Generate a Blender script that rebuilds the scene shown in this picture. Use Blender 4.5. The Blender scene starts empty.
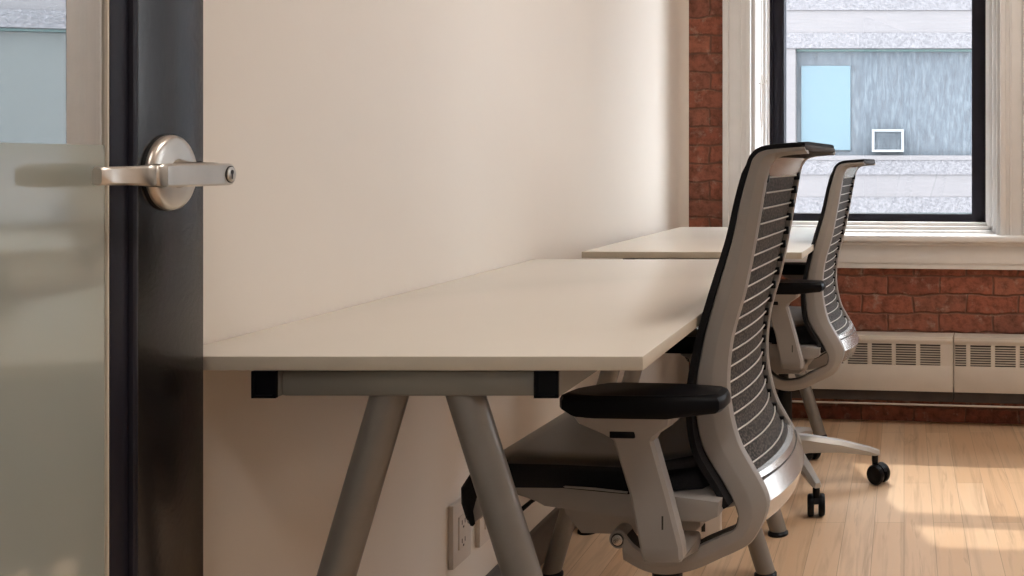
import bpy, bmesh, math, random
from mathutils import Vector, Matrix
random.seed(4)
R = math.radians
S = bpy.context.scene
COL = S.collection

# ------------------------------------------------------------------ materials
def new_mat(name):
    m = bpy.data.materials.new(name); m.use_nodes = True
    nt = m.node_tree; nt.nodes.clear()
    out = nt.nodes.new('ShaderNodeOutputMaterial')
    return m, nt, out

def N(nt, kind, **kw):
    n = nt.nodes.new(kind)
    for k, v in kw.items():
        if k in n.inputs: n.inputs[k].default_value = v
        else: setattr(n, k, v)
    return n

def ramp(nt, stops):
    r = nt.nodes.new('ShaderNodeValToRGB')
    el = r.color_ramp.elements
    while len(el) < len(stops): el.new(0.5)
    for e, (p, c) in zip(el, stops):
        e.position = p; e.color = (*c, 1) if len(c) == 3 else c
    return r

def simple(name, col, rough=0.5, metal=0.0, spec=0.5, var=0.06, scale=14, bump=0.0, bscale=200, coat=0.0):
    m, nt, out = new_mat(name)
    p = N(nt, 'ShaderNodeBsdfPrincipled', Roughness=rough, Metallic=metal)
    p.inputs['Specular IOR Level'].default_value = spec
    if coat: p.inputs['Coat Weight'].default_value = coat
    tc = N(nt, 'ShaderNodeTexCoord')
    no = N(nt, 'ShaderNodeTexNoise', Scale=scale, Detail=4.0)
    nt.links.new(tc.outputs['Object'], no.inputs['Vector'])
    r = ramp(nt, [(0.3, tuple(c*(1-var) for c in col)), (0.7, tuple(min(1, c*(1+var)) for c in col))])
    nt.links.new(no.outputs['Fac'], r.inputs['Fac'])
    nt.links.new(r.outputs['Color'], p.inputs['Base Color'])
    if bump:
        b = N(nt, 'ShaderNodeBump', Strength=bump, Distance=0.002)
        n2 = N(nt, 'ShaderNodeTexNoise', Scale=bscale, Detail=3.0)
        nt.links.new(tc.outputs['Object'], n2.inputs['Vector'])
        nt.links.new(n2.outputs['Fac'], b.inputs['Height'])
        nt.links.new(b.outputs['Normal'], p.inputs['Normal'])
    nt.links.new(p.outputs['BSDF'], out.inputs['Surface'])
    return m

def mat_floor():
    m, nt, out = new_mat('maple_planks')
    L = nt.links.new
    tc = N(nt, 'ShaderNodeTexCoord')
    mp = N(nt, 'ShaderNodeMapping'); mp.inputs['Rotation'].default_value = (0, 0, R(90))
    L(tc.outputs['Object'], mp.inputs['Vector'])
    br = N(nt, 'ShaderNodeTexBrick', Scale=1.0)
    br.offset = 0.37; br.offset_frequency = 2
    br.inputs['Brick Width'].default_value = 0.9; br.inputs['Row Height'].default_value = 0.083
    br.inputs['Mortar Size'].default_value = 0.0009; br.inputs['Mortar Smooth'].default_value = 0.3
    br.inputs['Bias'].default_value = 0.0
    br.inputs['Color1'].default_value = (0, 0, 0, 1); br.inputs['Color2'].default_value = (1, 1, 1, 1)
    br.inputs['Mortar'].default_value = (0.5, 0.5, 0.5, 1)
    L(mp.outputs['Vector'], br.inputs['Vector'])
    pl = ramp(nt, [(0.0, (0.58, 0.375, 0.225)), (0.35, (0.66, 0.455, 0.29)), (0.7, (0.71, 0.51, 0.345)), (1.0, (0.62, 0.41, 0.25))])
    L(br.outputs['Color'], pl.inputs['Fac'])
    # grain, stretched along the boards (world Y)
    mg = N(nt, 'ShaderNodeMapping'); mg.inputs['Scale'].default_value = (38, 2.2, 1)
    L(tc.outputs['Object'], mg.inputs['Vector'])
    g = N(nt, 'ShaderNodeTexNoise', Scale=1.0, Detail=6.0, Roughness=0.6); g.inputs['Distortion'].default_value = 0.6
    L(mg.outputs['Vector'], g.inputs['Vector'])
    gr = ramp(nt, [(0.30, (0.70, 0.66, 0.62)), (0.50, (1, 1, 1)), (0.75, (1.0, 0.96, 0.9))])
    L(g.outputs['Fac'], gr.inputs['Fac'])
    mx = N(nt, 'ShaderNodeMix', data_type='RGBA', blend_type='MULTIPLY'); mx.inputs[0].default_value = 0.75
    L(pl.outputs['Color'], mx.inputs[6]); L(gr.outputs['Color'], mx.inputs[7])
    # dark mineral streaks, a few boards only
    ms = N(nt, 'ShaderNodeMapping'); ms.inputs['Scale'].default_value = (24, 1.6, 1); ms.inputs['Location'].default_value = (3.1, 7, 0)
    L(tc.outputs['Object'], ms.inputs['Vector'])
    s = N(nt, 'ShaderNodeTexNoise', Scale=1.0, Detail=3.0); s.inputs['Distortion'].default_value = 1.8
    L(ms.outputs['Vector'], s.inputs['Vector'])
    sr = ramp(nt, [(0.60, (0, 0, 0)), (0.66, (1, 1, 1)), (0.70, (0, 0, 0))])
    L(s.outputs['Fac'], sr.inputs['Fac'])
    mx2 = N(nt, 'ShaderNodeMix', data_type='RGBA', blend_type='MULTIPLY')
    sf = N(nt, 'ShaderNodeMath', operation='MULTIPLY'); sf.inputs[1].default_value = 0.28
    L(sr.outputs['Color'], sf.inputs[0]); L(sf.outputs[0], mx2.inputs[0])
    L(mx.outputs[2], mx2.inputs[6]); mx2.inputs[7].default_value = (0.42, 0.34, 0.28, 1)
    # seams
    mx3 = N(nt, 'ShaderNodeMix', data_type='RGBA', blend_type='MIX')
    mf = N(nt, 'ShaderNodeMath', operation='MULTIPLY'); mf.inputs[1].default_value = 0.55
    L(br.outputs['Fac'], mf.inputs[0]); L(mf.outputs[0], mx3.inputs[0])
    L(mx2.outputs[2], mx3.inputs[6]); mx3.inputs[7].default_value = (0.16, 0.085, 0.04, 1)
    p = N(nt, 'ShaderNodeBsdfPrincipled', Roughness=0.34)
    p.inputs['Specular IOR Level'].default_value = 0.4
    L(mx3.outputs[2], p.inputs['Base Color'])
    b = N(nt, 'ShaderNodeBump', Strength=0.12, Distance=0.002)
    L(g.outputs['Fac'], b.inputs['Height']); L(b.outputs['Normal'], p.inputs['Normal'])
    L(p.outputs['BSDF'], out.inputs['Surface'])
    return m

def mat_brick():
    m, nt, out = new_mat('old_red_brick')
    L = nt.links.new
    tc = N(nt, 'ShaderNodeTexCoord')
    # brick pattern lives in local x (along the wall) and z (up)
    sp = N(nt, 'ShaderNodeSeparateXYZ'); cb = N(nt, 'ShaderNodeCombineXYZ')
    L(tc.outputs['Object'], sp.inputs[0])
    ad = N(nt, 'ShaderNodeMath', operation='ADD'); L(sp.outputs[0], ad.inputs[0]); L(sp.outputs[1], ad.inputs[1])
    L(ad.outputs[0], cb.inputs[0]); L(sp.outputs[2], cb.inputs[1])
    wn = N(nt, 'ShaderNodeTexNoise', Scale=9.0, Detail=3.0)
    L(tc.outputs['Object'], wn.inputs['Vector'])
    wv = N(nt, 'ShaderNodeVectorMath', operation='MULTIPLY_ADD'); wv.inputs[1].default_value = (0.034, 0.034, 0)
    L(wn.outputs['Color'], wv.inputs[0]); L(cb.outputs[0], wv.inputs[2])
    br = N(nt, 'ShaderNodeTexBrick', Scale=1.0)
    br.inputs['Brick Width'].default_value = 0.205; br.inputs['Row Height'].default_value = 0.0735
    br.inputs['Mortar Size'].default_value = 0.007; br.inputs['Mortar Smooth'].default_value = 1.0
    br.inputs['Color1'].default_value = (0, 0, 0, 1); br.inputs['Color2'].default_value = (1, 1, 1, 1)
    br.inputs['Mortar'].default_value = (0.5, 0.5, 0.5, 1)
    L(wv.outputs[0], br.inputs['Vector'])
    bc = ramp(nt, [(0.0, (0.21, 0.070, 0.044)), (0.4, (0.31, 0.105, 0.064)), (0.75, (0.24, 0.095, 0.063)), (1.0, (0.34, 0.125, 0.076))])
    L(br.outputs['Color'], bc.inputs['Fac'])
    n = N(nt, 'ShaderNodeTexNoise', Scale=28.0, Detail=6.0, Roughness=0.65); L(tc.outputs['Object'], n.inputs['Vector'])
    nr = ramp(nt, [(0.28, (0.36, 0.34, 0.33)), (0.52, (1, 1, 1)), (0.78, (1.4, 1.25, 1.2))])
    L(n.outputs['Fac'], nr.inputs['Fac'])
    mx = N(nt, 'ShaderNodeMix', data_type='RGBA', blend_type='MULTIPLY'); mx.inputs[0].default_value = 1
    L(bc.outputs['Color'], mx.inputs[6]); L(nr.outputs['Color'], mx.inputs[7])
    mo = N(nt, 'ShaderNodeMix', data_type='RGBA'); L(br.outputs['Fac'], mo.inputs[0])
    L(mx.outputs[2], mo.inputs[6]); mo.inputs[7].default_value = (0.165, 0.082, 0.056, 1)
    # pale lime smears
    l = N(nt, 'ShaderNodeTexNoise', Scale=17.0, Detail=5.0, Roughness=0.7); L(wv.outputs[0], l.inputs['Vector'])
    lr = ramp(nt, [(0.56, (0, 0, 0)), (0.74, (0.7, 0.7, 0.7))]); L(l.outputs['Fac'], lr.inputs['Fac'])
    ml = N(nt, 'ShaderNodeMix', data_type='RGBA'); L(lr.outputs['Color'], ml.inputs[0])
    L(mo.outputs[2], ml.inputs[6]); ml.inputs[7].default_value = (0.45, 0.33, 0.26, 1)
    p = N(nt, 'ShaderNodeBsdfPrincipled', Roughness=0.75)
    p.inputs['Specular IOR Level'].default_value = 0.3
    L(ml.outputs[2], p.inputs['Base Color'])
    h = N(nt, 'ShaderNodeMath', operation='MULTIPLY_ADD'); h.inputs[1].default_value = -0.9
    L(br.outputs['Fac'], h.inputs[0]); L(n.outputs['Fac'], h.inputs[2])
    b = N(nt, 'ShaderNodeBump', Strength=0.7, Distance=0.008); L(h.outputs[0], b.inputs['Height'])
    L(b.outputs['Normal'], p.inputs['Normal'])
    L(p.outputs['BSDF'], out.inputs['Surface'])
    return m

def mat_mesh_fabric():
    m, nt, out = new_mat('woven_mesh')
    L = nt.links.new
    tc = N(nt, 'ShaderNodeTexCoord')
    mp = N(nt, 'ShaderNodeMapping'); mp.inputs['Rotation'].default_value = (R(25), 0, 0); mp.inputs['Scale'].default_value = (230, 230, 230)
    L(tc.outputs['Object'], mp.inputs['Vector'])
    ch = N(nt, 'ShaderNodeTexVoronoi', Scale=1.0); L(mp.outputs['Vector'], ch.inputs['Vector'])
    r = ramp(nt, [(0.25, (0.105, 0.088, 0.076)), (0.62, (0.014, 0.012, 0.011))]); L(ch.outputs['Distance'], r.inputs['Fac'])
    p = N(nt, 'ShaderNodeBsdfPrincipled', Roughness=0.7)
    L(r.outputs['Color'], p.inputs['Base Color'])
    b = N(nt, 'ShaderNodeBump', Strength=0.5, Distance=0.001); L(ch.outputs['Distance'], b.inputs['Height'])
    L(b.outputs['Normal'], p.inputs['Normal'])
    L(p.outputs['BSDF'], out.inputs['Surface'])
    return m

def mat_glass(name, tint, refl, rough=0.0):
    m, nt, out = new_mat(name)
    t = N(nt, 'ShaderNodeBsdfTransparent'); t.inputs['Color'].default_value = (*tint, 1)
    g = N(nt, 'ShaderNodeBsdfGlossy', Roughness=rough); g.inputs['Color'].default_value = (0.95, 0.97, 1, 1)
    mx = N(nt, 'ShaderNodeMixShader')
    lw = N(nt, 'ShaderNodeFresnel', IOR=1.45)
    ge = N(nt, 'ShaderNodeNewGeometry')      # the same index from both faces of the thin pane
    mi = N(nt, 'ShaderNodeMath', operation='MULTIPLY_ADD'); mi.inputs[1].default_value = 1/1.45-1.45; mi.inputs[2].default_value = 1.45
    nt.links.new(ge.outputs['Backfacing'], mi.inputs[0]); nt.links.new(mi.outputs[0], lw.inputs['IOR'])
    ma = N(nt, 'ShaderNodeMath', operation='MULTIPLY_ADD'); ma.inputs[1].default_value = 1.0; ma.inputs[2].default_value = refl
    ma.use_clamp = True
    nt.links.new(lw.outputs[0], ma.inputs[0]); nt.links.new(ma.outputs[0], mx.inputs[0])
    nt.links.new(t.outputs[0], mx.inputs[1]); nt.links.new(g.outputs[0], mx.inputs[2])
    nt.links.new(mx.outputs[0], out.inputs['Surface'])
    return m

def mat_film():
    m, nt, out = new_mat('frosted_film')
    d = N(nt, 'ShaderNodeBsdfDiffuse'); d.inputs['Color'].default_value = (0.345, 0.36, 0.325, 1)
    g = N(nt, 'ShaderNodeBsdfGlossy', Roughness=0.07); g.inputs['Color'].default_value = (0.92, 0.95, 0.9, 1)
    mx = N(nt, 'ShaderNodeMixShader'); mx.inputs[0].default_value = FILM_REFL
    nt.links.new(d.outputs[0], mx.inputs[1]); nt.links.new(g.outputs[0], mx.inputs[2])
    nt.links.new(mx.outputs[0], out.inputs['Surface'])
    return m
FILM_REFL = 0.20

def mat_streak():  # blue panel with lighter and darker vertical streaks
    m, nt, out = new_mat('rain_streaked_blue_panel')
    L = nt.links.new
    tc = N(nt, 'ShaderNodeTexCoord')
    mp = N(nt, 'ShaderNodeMapping'); mp.inputs['Scale'].default_value = (16, 1, 3.2); L(tc.outputs['Object'], mp.inputs['Vector'])
    n = N(nt, 'ShaderNodeTexNoise', Scale=1.0, Detail=6.0, Roughness=0.75); n.inputs['Distortion'].default_value = 0.4
    L(mp.outputs['Vector'], n.inputs['Vector'])
    r = ramp(nt, [(0.32, (0.0077, 0.0110, 0.0160)), (0.5, (0.0195, 0.0263, 0.0341)), (0.68, (0.0462, 0.0563, 0.0633))]); L(n.outputs['Fac'], r.inputs['Fac'])
    p = N(nt, 'ShaderNodeBsdfPrincipled', Roughness=0.6); L(r.outputs['Color'], p.inputs['Base Color'])
    L(p.outputs['BSDF'], out.inputs['Surface'])
    return m

def mat_stone(name, c0, c1, scale, stretch=(1, 1, 1), bump=0.3):
    m, nt, out = new_mat(name)
    L = nt.links.new
    tc = N(nt, 'ShaderNodeTexCoord')
    mp = N(nt, 'ShaderNodeMapping'); mp.inputs['Scale'].default_value = stretch; L(tc.outputs['Object'], mp.inputs['Vector'])
    n = N(nt, 'ShaderNodeTexNoise', Scale=scale, Detail=6.0, Roughness=0.7); L(mp.outputs['Vector'], n.inputs['Vector'])
    r = ramp(nt, [(0.35, c0), (0.65, c1)]); L(n.outputs['Fac'], r.inputs['Fac'])
    p = N(nt, 'ShaderNodeBsdfPrincipled', Roughness=0.85); L(r.outputs['Color'], p.inputs['Base Color'])
    b = N(nt, 'ShaderNodeBump', Strength=bump, Distance=0.03); L(n.outputs['Fac'], b.inputs['Height']); L(b.outputs['Normal'], p.inputs['Normal'])
    L(p.outputs['BSDF'], out.inputs['Surface'])
    return m

def mat_emit(name, col, st):
    m, nt, out = new_mat(name)
    e = N(nt, 'ShaderNodeEmission', Strength=st); e.inputs['Color'].default_value = (*col, 1)
    nt.links.new(e.outputs[0], out.inputs['Surface'])
    return m

def mat_leg():
    # grey powder coat with a few thin scuffs
    m, nt, out = new_mat('grey_leg_coat')
    L = nt.links.new
    tc = N(nt, 'ShaderNodeTexCoord')
    mp = N(nt, 'ShaderNodeMapping'); mp.inputs['Scale'].default_value = (9, 9, 60); mp.inputs['Rotation'].default_value = (0.5, 0.2, 0); L(tc.outputs['Object'], mp.inputs['Vector'])
    n = N(nt, 'ShaderNodeTexNoise', Scale=1.0, Detail=2.0); n.inputs['Distortion'].default_value = 0.5; L(mp.outputs['Vector'], n.inputs['Vector'])
    r = ramp(nt, [(0.0, (0.30, 0.27, 0.245)), (0.735, (0.30, 0.27, 0.245)), (0.75, (0.05, 0.045, 0.04))]); L(n.outputs['Fac'], r.inputs['Fac'])
    p = N(nt, 'ShaderNodeBsdfPrincipled', Roughness=0.38, Metallic=0.25); L(r.outputs['Color'], p.inputs['Base Color'])
    L(p.outputs['BSDF'], out.inputs['Surface'])
    return m

M = dict(
    wall=simple('cream_wall_paint', (0.79, 0.725, 0.65), rough=0.42, var=0.025, scale=1.6, bump=0.08, bscale=60),
    white=simple('white_wall_paint', (0.80, 0.77, 0.73), rough=0.6, var=0.02),
    trim=simple('white_trim_paint', (0.755, 0.745, 0.735), rough=0.4, var=0.03, bump=0.05, bscale=40),
    base=simple('taupe_baseboard_paint', (0.20, 0.165, 0.145), rough=0.45, var=0.05),
    floor=mat_floor(), brick=mat_brick(),
    black_frame=simple('black_window_paint', (0.012, 0.011, 0.018), rough=0.45, spec=0.25, var=0.2, bump=0.1, bscale=50),
    laminate=simple('white_laminate', (0.76, 0.71, 0.63), rough=0.27, var=0.015, scale=3),
    laminate_edge=simple('edge_band', (0.55, 0.49, 0.40), rough=0.5, var=0.04, scale=20),
    metal_grey=simple('grey_frame_coat', (0.225, 0.212, 0.185), rough=0.42, metal=0.25, var=0.04),
    leg=simple('grey_leg_coat', (0.215, 0.198, 0.180), rough=0.36, metal=0.25, var=0.05, scale=25),
    black=simple('black_plastic', (0.0045, 0.0045, 0.006), rough=0.38, spec=0.14, var=0.1),
    plastic=simple('platinum_grey_plastic', (0.315, 0.296, 0.280), rough=0.42, var=0.03, bump=0.04, bscale=500),
    fabric=simple('black_upholstery', (0.010, 0.0095, 0.011), rough=0.7, spec=0.2, var=0.25, scale=300, bump=0.3, bscale=900),
    seat_fabric=simple('black_seat_upholstery', (0.022, 0.020, 0.021), rough=0.30, spec=1.0, var=0.15, scale=300, bump=0.05, bscale=900),
    mesh=mat_mesh_fabric(),
    silver=simple('silver_finish', (0.62, 0.60, 0.58), rough=0.26, metal=0.75, var=0.04),
    base_metal=simple('satin_base_metal', (0.46, 0.44, 0.415), rough=0.42, metal=0.4, var=0.04),
    wire=simple('pale_wire', (0.66, 0.63, 0.59), rough=0.35, metal=0.3, var=0.03),
    nickel=simple('brushed_nickel', (0.60, 0.555, 0.50), rough=0.30, metal=0.9, var=0.06, scale=30),
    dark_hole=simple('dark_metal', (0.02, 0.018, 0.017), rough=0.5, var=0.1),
    door=simple('dark_door_paint', (0.007, 0.005, 0.0045), rough=0.26, spec=0.55, var=0.15, bump=0.12, bscale=160),
    heater=simple('almond_heater_enamel', (0.63, 0.575, 0.51), rough=0.45, var=0.03),
    heater_dark=simple('heater_inside', (0.055, 0.042, 0.036), rough=0.7, var=0.2),
    outlet=simple('white_outlet_plastic', (0.66, 0.60, 0.54), rough=0.35, var=0.02),
    win_glass=mat_glass('window_glass', (0.97, 0.985, 1.0), 0.0),
    door_glass=mat_glass('door_glass', (0.50, 0.55, 0.50), 0.50),
    film=mat_film(),
    stone=mat_stone('pale_stone_courses', (0.0730, 0.0658, 0.0663), (0.0840, 0.0765, 0.0769), 3.0, (0.4, 1, 9), 0.25),
    granite=mat_stone('rough_granite_band', (0.0488, 0.0452, 0.0483), (0.1053, 0.0986, 0.1017), 22.0, (1, 1, 1), 0.8),
    streak=mat_streak(),
    cyan=simple('pale_blue_blind', (0.0292, 0.0565, 0.0690), rough=0.5, var=0.03, scale=2),
    pale_blind=simple('pale_grey_blind', (0.0327, 0.0347, 0.0316), rough=0.6, var=0.05, scale=1),
    green_dark=simple('dark_green_frame', (0.03, 0.06, 0.055), rough=0.5),
    ac_white=simple('weathered_white_metal', (0.1008, 0.1033, 0.1058), rough=0.5, var=0.03),
    street=simple('asphalt', (0.14, 0.14, 0.14), rough=0.9, var=0.1, scale=2),
    lamp=mat_emit('lamp_diffuser', (1.0, 0.91, 0.83), 15.0),  # glow of the unseen panel added to brighten the office
    hall_lamp=mat_emit('hall_lamp_diffuser', (1.0, 0.92, 0.86), 32.0),  # glow of the unseen panel added as fill from the hall
    carpet=simple('dark_hall_carpet', (0.05, 0.045, 0.042), rough=0.95, var=0.2, scale=60),  # dark floor added in the unseen hall to cut bounced light
    hall=simple('hall_wall_paint', (0.35, 0.32, 0.29), rough=0.6, var=0.03),  # hall walls darkened so less light bounces into the office
    cord=simple('white_cord', (0.75, 0.72, 0.68), rough=0.6),
)

# ------------------------------------------------------------------ mesh helpers
def link(name, bm, mat, parent=None, smooth=35, loc=None, rot=None):
    me = bpy.data.meshes.new(name)
    bmesh.ops.remove_doubles(bm, verts=bm.verts, dist=1e-6)
    bmesh.ops.recalc_face_normals(bm, faces=bm.faces)
    bm.to_mesh(me); bm.free()
    mats = mat if isinstance(mat, (list, tuple)) else [mat]
    for m in mats: me.materials.append(m)
    if smooth:
        me.shade_smooth(); me.set_sharp_from_angle(angle=R(smooth))
    o = bpy.data.objects.new(name, me); COL.objects.link(o)
    if parent: o.parent = parent
    if loc: o.location = loc
    if rot: o.rotation_euler = rot
    return o

def tag(o, label=None, cat=None, group=None, kind=None):
    if label: o['label'] = label
    if cat: o['category'] = cat
    if group: o['group'] = group
    if kind: o['kind'] = kind
    return o

def empty(name, loc=(0, 0, 0), rz=0.0):
    o = bpy.data.objects.new(name, None); COL.objects.link(o)
    o.empty_display_size = 0.1; o.location = loc; o.rotation_euler = (0, 0, rz)
    return o

def box(bm, x0, x1, y0, y1, z0, z1, bev=0.0, seg=2, mi=0):
    r = bmesh.ops.create_cube(bm, size=1.0)
    vs = r['verts']
    for v in vs:
        v.co = Vector((x0 + (v.co.x + .5)*(x1-x0), y0 + (v.co.y + .5)*(y1-y0), z0 + (v.co.z + .5)*(z1-z0)))
    fs = {f for v in vs for f in v.link_faces}
    for f in fs: f.material_index = mi
    if bev > 0:
        es = list({e for v in vs for e in v.link_edges})
        bmesh.ops.bevel(bm, geom=es, offset=bev, segments=seg, affect='EDGES', profile=0.5, clamp_overlap=True)
    return vs

def bx(*a, **k):
    bm = bmesh.new(); box(bm, *a, **k); return bm

def loft(bm, rings, caps=True, closed=False):
    rv = [[bm.verts.new(p) for p in ring] for ring in rings]
    n = len(rv[0])
    pairs = list(zip(rv[:-1], rv[1:]))
    if closed: pairs.append((rv[-1], rv[0]))
    for a, b in pairs:
        for i in range(n):
            j = (i+1) % n
            try: bm.faces.new((a[i], a[j], b[j], b[i]))
            except ValueError: pass
    if caps and not closed:
        bm.faces.new(list(reversed(rv[0]))); bm.faces.new(rv[-1])
    return rv

def frame_for(t):
    t = t.normalized()
    up = Vector((0, 0, 1)) if abs(t.z) < 0.95 else Vector((1, 0, 0))
    a = t.cross(up).normalized(); b = t.cross(a).normalized()
    return a, b

def tube(bm, pts, r, n=12, caps=True):
    pts = [Vector(p) for p in pts]
    rs = r if isinstance(r, (list, tuple)) else [r]*len(pts)
    rings = []; pa = None
    for i, p in enumerate(pts):
        t = (pts[min(i+1, len(pts)-1)] - pts[max(i-1, 0)])
        a, b = frame_for(t)
        if pa is not None:
            a = (pa - t.normalized()*pa.dot(t.normalized())).normalized(); b = t.normalized().cross(a)
        else:
            b = t.normalized().cross(a)
        pa = a
        rings.append([p + (a*math.cos(2*math.pi*k/n) + b*math.sin(2*math.pi*k/n))*rs[i] for k in range(n)])
    loft(bm, rings, caps)

def lathe(bm, prof, axis_o, axis_d, n=24):
    # prof: list of (distance along the axis, radius)
    o = Vector(axis_o); d = Vector(axis_d).normalized(); a, b = frame_for(d)
    rings = [[o + d*h + (a*math.cos(2*math.pi*k/n) + b*math.sin(2*math.pi*k/n))*max(r, 1e-4) for k in range(n)] for h, r in prof]
    loft(bm, rings, True)

def prism_y(bm, poly, y0, y1, bev=0.0):
    # polygon in (x, z) pushed along y
    a = [bm.verts.new((x, y0, z)) for x, z in poly]; b = [bm.verts.new((x, y1, z)) for x, z in poly]
    n = len(poly)
    fs = [bm.faces.new(a), bm.faces.new(list(reversed(b)))]
    for i in range(n):
        j = (i+1) % n
        fs.append(bm.faces.new((a[j], a[i], b[i], b[j])))
    if bev:
        es = list(fs[0].edges) + list(fs[1].edges)
        bmesh.ops.bevel(bm, geom=es, offset=bev, segments=2, affect='EDGES', profile=0.5, clamp_overlap=True)

def catmull(pts, k=4):
    out = []
    P = [Vector(p) for p in pts]
    for i in range(len(P)-1):
        p0, p1, p2, p3 = P[max(i-1, 0)], P[i], P[i+1], P[min(i+2, len(P)-1)]
        for j in range(k):
            t = j/k
            out.append(0.5*((2*p1) + (p2-p0)*t + (2*p0-5*p1+4*p2-p3)*t*t + (3*p1-p0-3*p2+p3)*t**3))
    out.append(P[-1])
    return out

# ------------------------------------------------------------------ room shell
WX = -0.926                      # left wall plane
TH = R(6.0)                      # the window wall is not square to the left wall
WW_LOC = (0.156, 3.747, 0.0)     # a point on the inner face of the window wall
CEIL = 3.0
def W(u, d, z=0.0):              # window-wall coordinates to the world
    c, s = math.cos(TH), math.sin(TH)
    return Vector((WW_LOC[0] + u*c + d*s, WW_LOC[1] - u*s + d*c, z))

tag(link('floor_hall', bx(-2.2, 3.4, -1.7, 0.20, -0.06, 0.0), M['carpet'], smooth=0), 'dark carpet of the hall outside the door', 'floor', kind='structure')
tag(link('floor', bx(-2.2, 3.4, 0.20, 4.6, -0.06, 0.0), M['floor'], smooth=0), 'warm maple plank floor with a patch of sunlight', 'floor', kind='structure')
tag(link('ceiling', bx(-2.2, 3.4, -1.6, 4.6, CEIL, CEIL+0.1), M['white'], smooth=0), 'white ceiling above the office', 'ceiling', kind='structure')

# left wall: straight beside the first desk, a slight bend after it, coved into the brick at its end
bm = bmesh.new()
path = [(WX, 0.30), (WX, 2.42)]
endp = W(-1.0235, 0.0); ex, ey = endp.x, endp.y
path += [(ex-0.040, ey-0.055), (ex-0.036, ey-0.034), (ex-0.027, ey-0.016), (ex-0.014, ey-0.004), (ex, ey+0.002)]
rings = []
for (x, y) in path:
    rings.append([(x, y, 0.0), (x, y, CEIL)])
fr = [[bm.verts.new(p) for p in r] for r in rings]
bk = [[bm.verts.new((-1.1, r[0][1], z)) for z in (0.0, CEIL)] for r in rings]
for q in (fr, bk):
    for a, b in zip(q[:-1], q[1:]): bm.faces.new((a[0], b[0], b[1], a[1]))
for i in range(len(fr)-1):
    bm.faces.new((fr[i][0], fr[i+1][0], bk[i+1][0], bk[i][0])); bm.faces.new((fr[i][1], fr[i+1][1], bk[i+1][1], bk[i][1]))
for i in (0, -1): bm.faces.new((fr[i][0], fr[i][1], bk[i][1], bk[i][0]))
tag(link('wall_left', bm, M['wall'], smooth=40), 'cream painted wall behind the desks', 'wall', kind='structure')

bm = bmesh.new()
bp = [(WX, 0.30), (WX, 2.42), (ex-0.041, ey-0.06)]
for (xa, ya), (xb, yb) in zip(bp[:-1], bp[1:]):
    prof = [(0.0, 0.0), (0.013, 0.0), (0.013, 0.088), (0.009, 0.098), (0.0, 0.100)]
    loft(bm, [[(xa+o, ya, z) for o, z in prof], [(xb+o, yb, z) for o, z in prof]])
tag(link('baseboard_left', bm, M['base'], smooth=30), 'taupe baseboard along the cream wall', 'baseboard', kind='structure')

# window wall with two deep openings (local x along the wall, y outward)
WIN1 = (-0.7675, 0.218); WIN2 = (0.42, 1.405); WIN3 = (1.78, 2.76)
SILL_Z, HEAD_Z, WALL_D = 0.715, 2.52, 0.46
bm = bmesh.new()
us = [-1.30, *WIN1, *WIN2, *WIN3, 3.0]
for i in range(7):
    if i in (1, 3, 5):
        box(bm, us[i], us[i+1], 0, WALL_D, 0, SILL_Z); box(bm, us[i], us[i+1], 0, WALL_D, HEAD_Z, CEIL)
    else:
        box(bm, us[i], us[i+1], 0, WALL_D, 0, CEIL)
tag(link('wall_window', bm, M['brick'], smooth=0, loc=WW_LOC, rot=(0, 0, -TH)), 'exposed old red brick wall around the windows', 'wall', kind='structure')
tag(link('wall_right', bx(3.0, 3.12, 0.14, 4.2, 0, CEIL), M['white'], smooth=0), 'plain white wall on the far side of the office', 'wall', kind='structure')
bm = bmesh.new()
box(bm, -1.1, -0.79, 0.14, 0.26, 0, CEIL); box(bm, 1.60, 3.12, 0.14, 0.26, 0, CEIL); box(bm, -0.79, 1.60, 0.14, 0.26, 2.1, CEIL)
tag(link('wall_front', bm, M['white'], smooth=0), 'white entrance wall with the doorway', 'wall', kind='structure')
bm = bmesh.new()
box(bm, -2.2, -2.1, -1.6, 0.14, 0, CEIL); box(bm, 2.1, 2.2, -1.6, 0.14, 0, CEIL); box(bm, -2.2, 2.2, -1.7, -1.6, 0, CEIL)
tag(link('wall_hall', bm, M['hall'], smooth=0), 'white walls of the hall outside the office', 'wall', kind='structure')

def molding(bm, u0, u1, z0, z1, steps, y):
    pass

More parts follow.
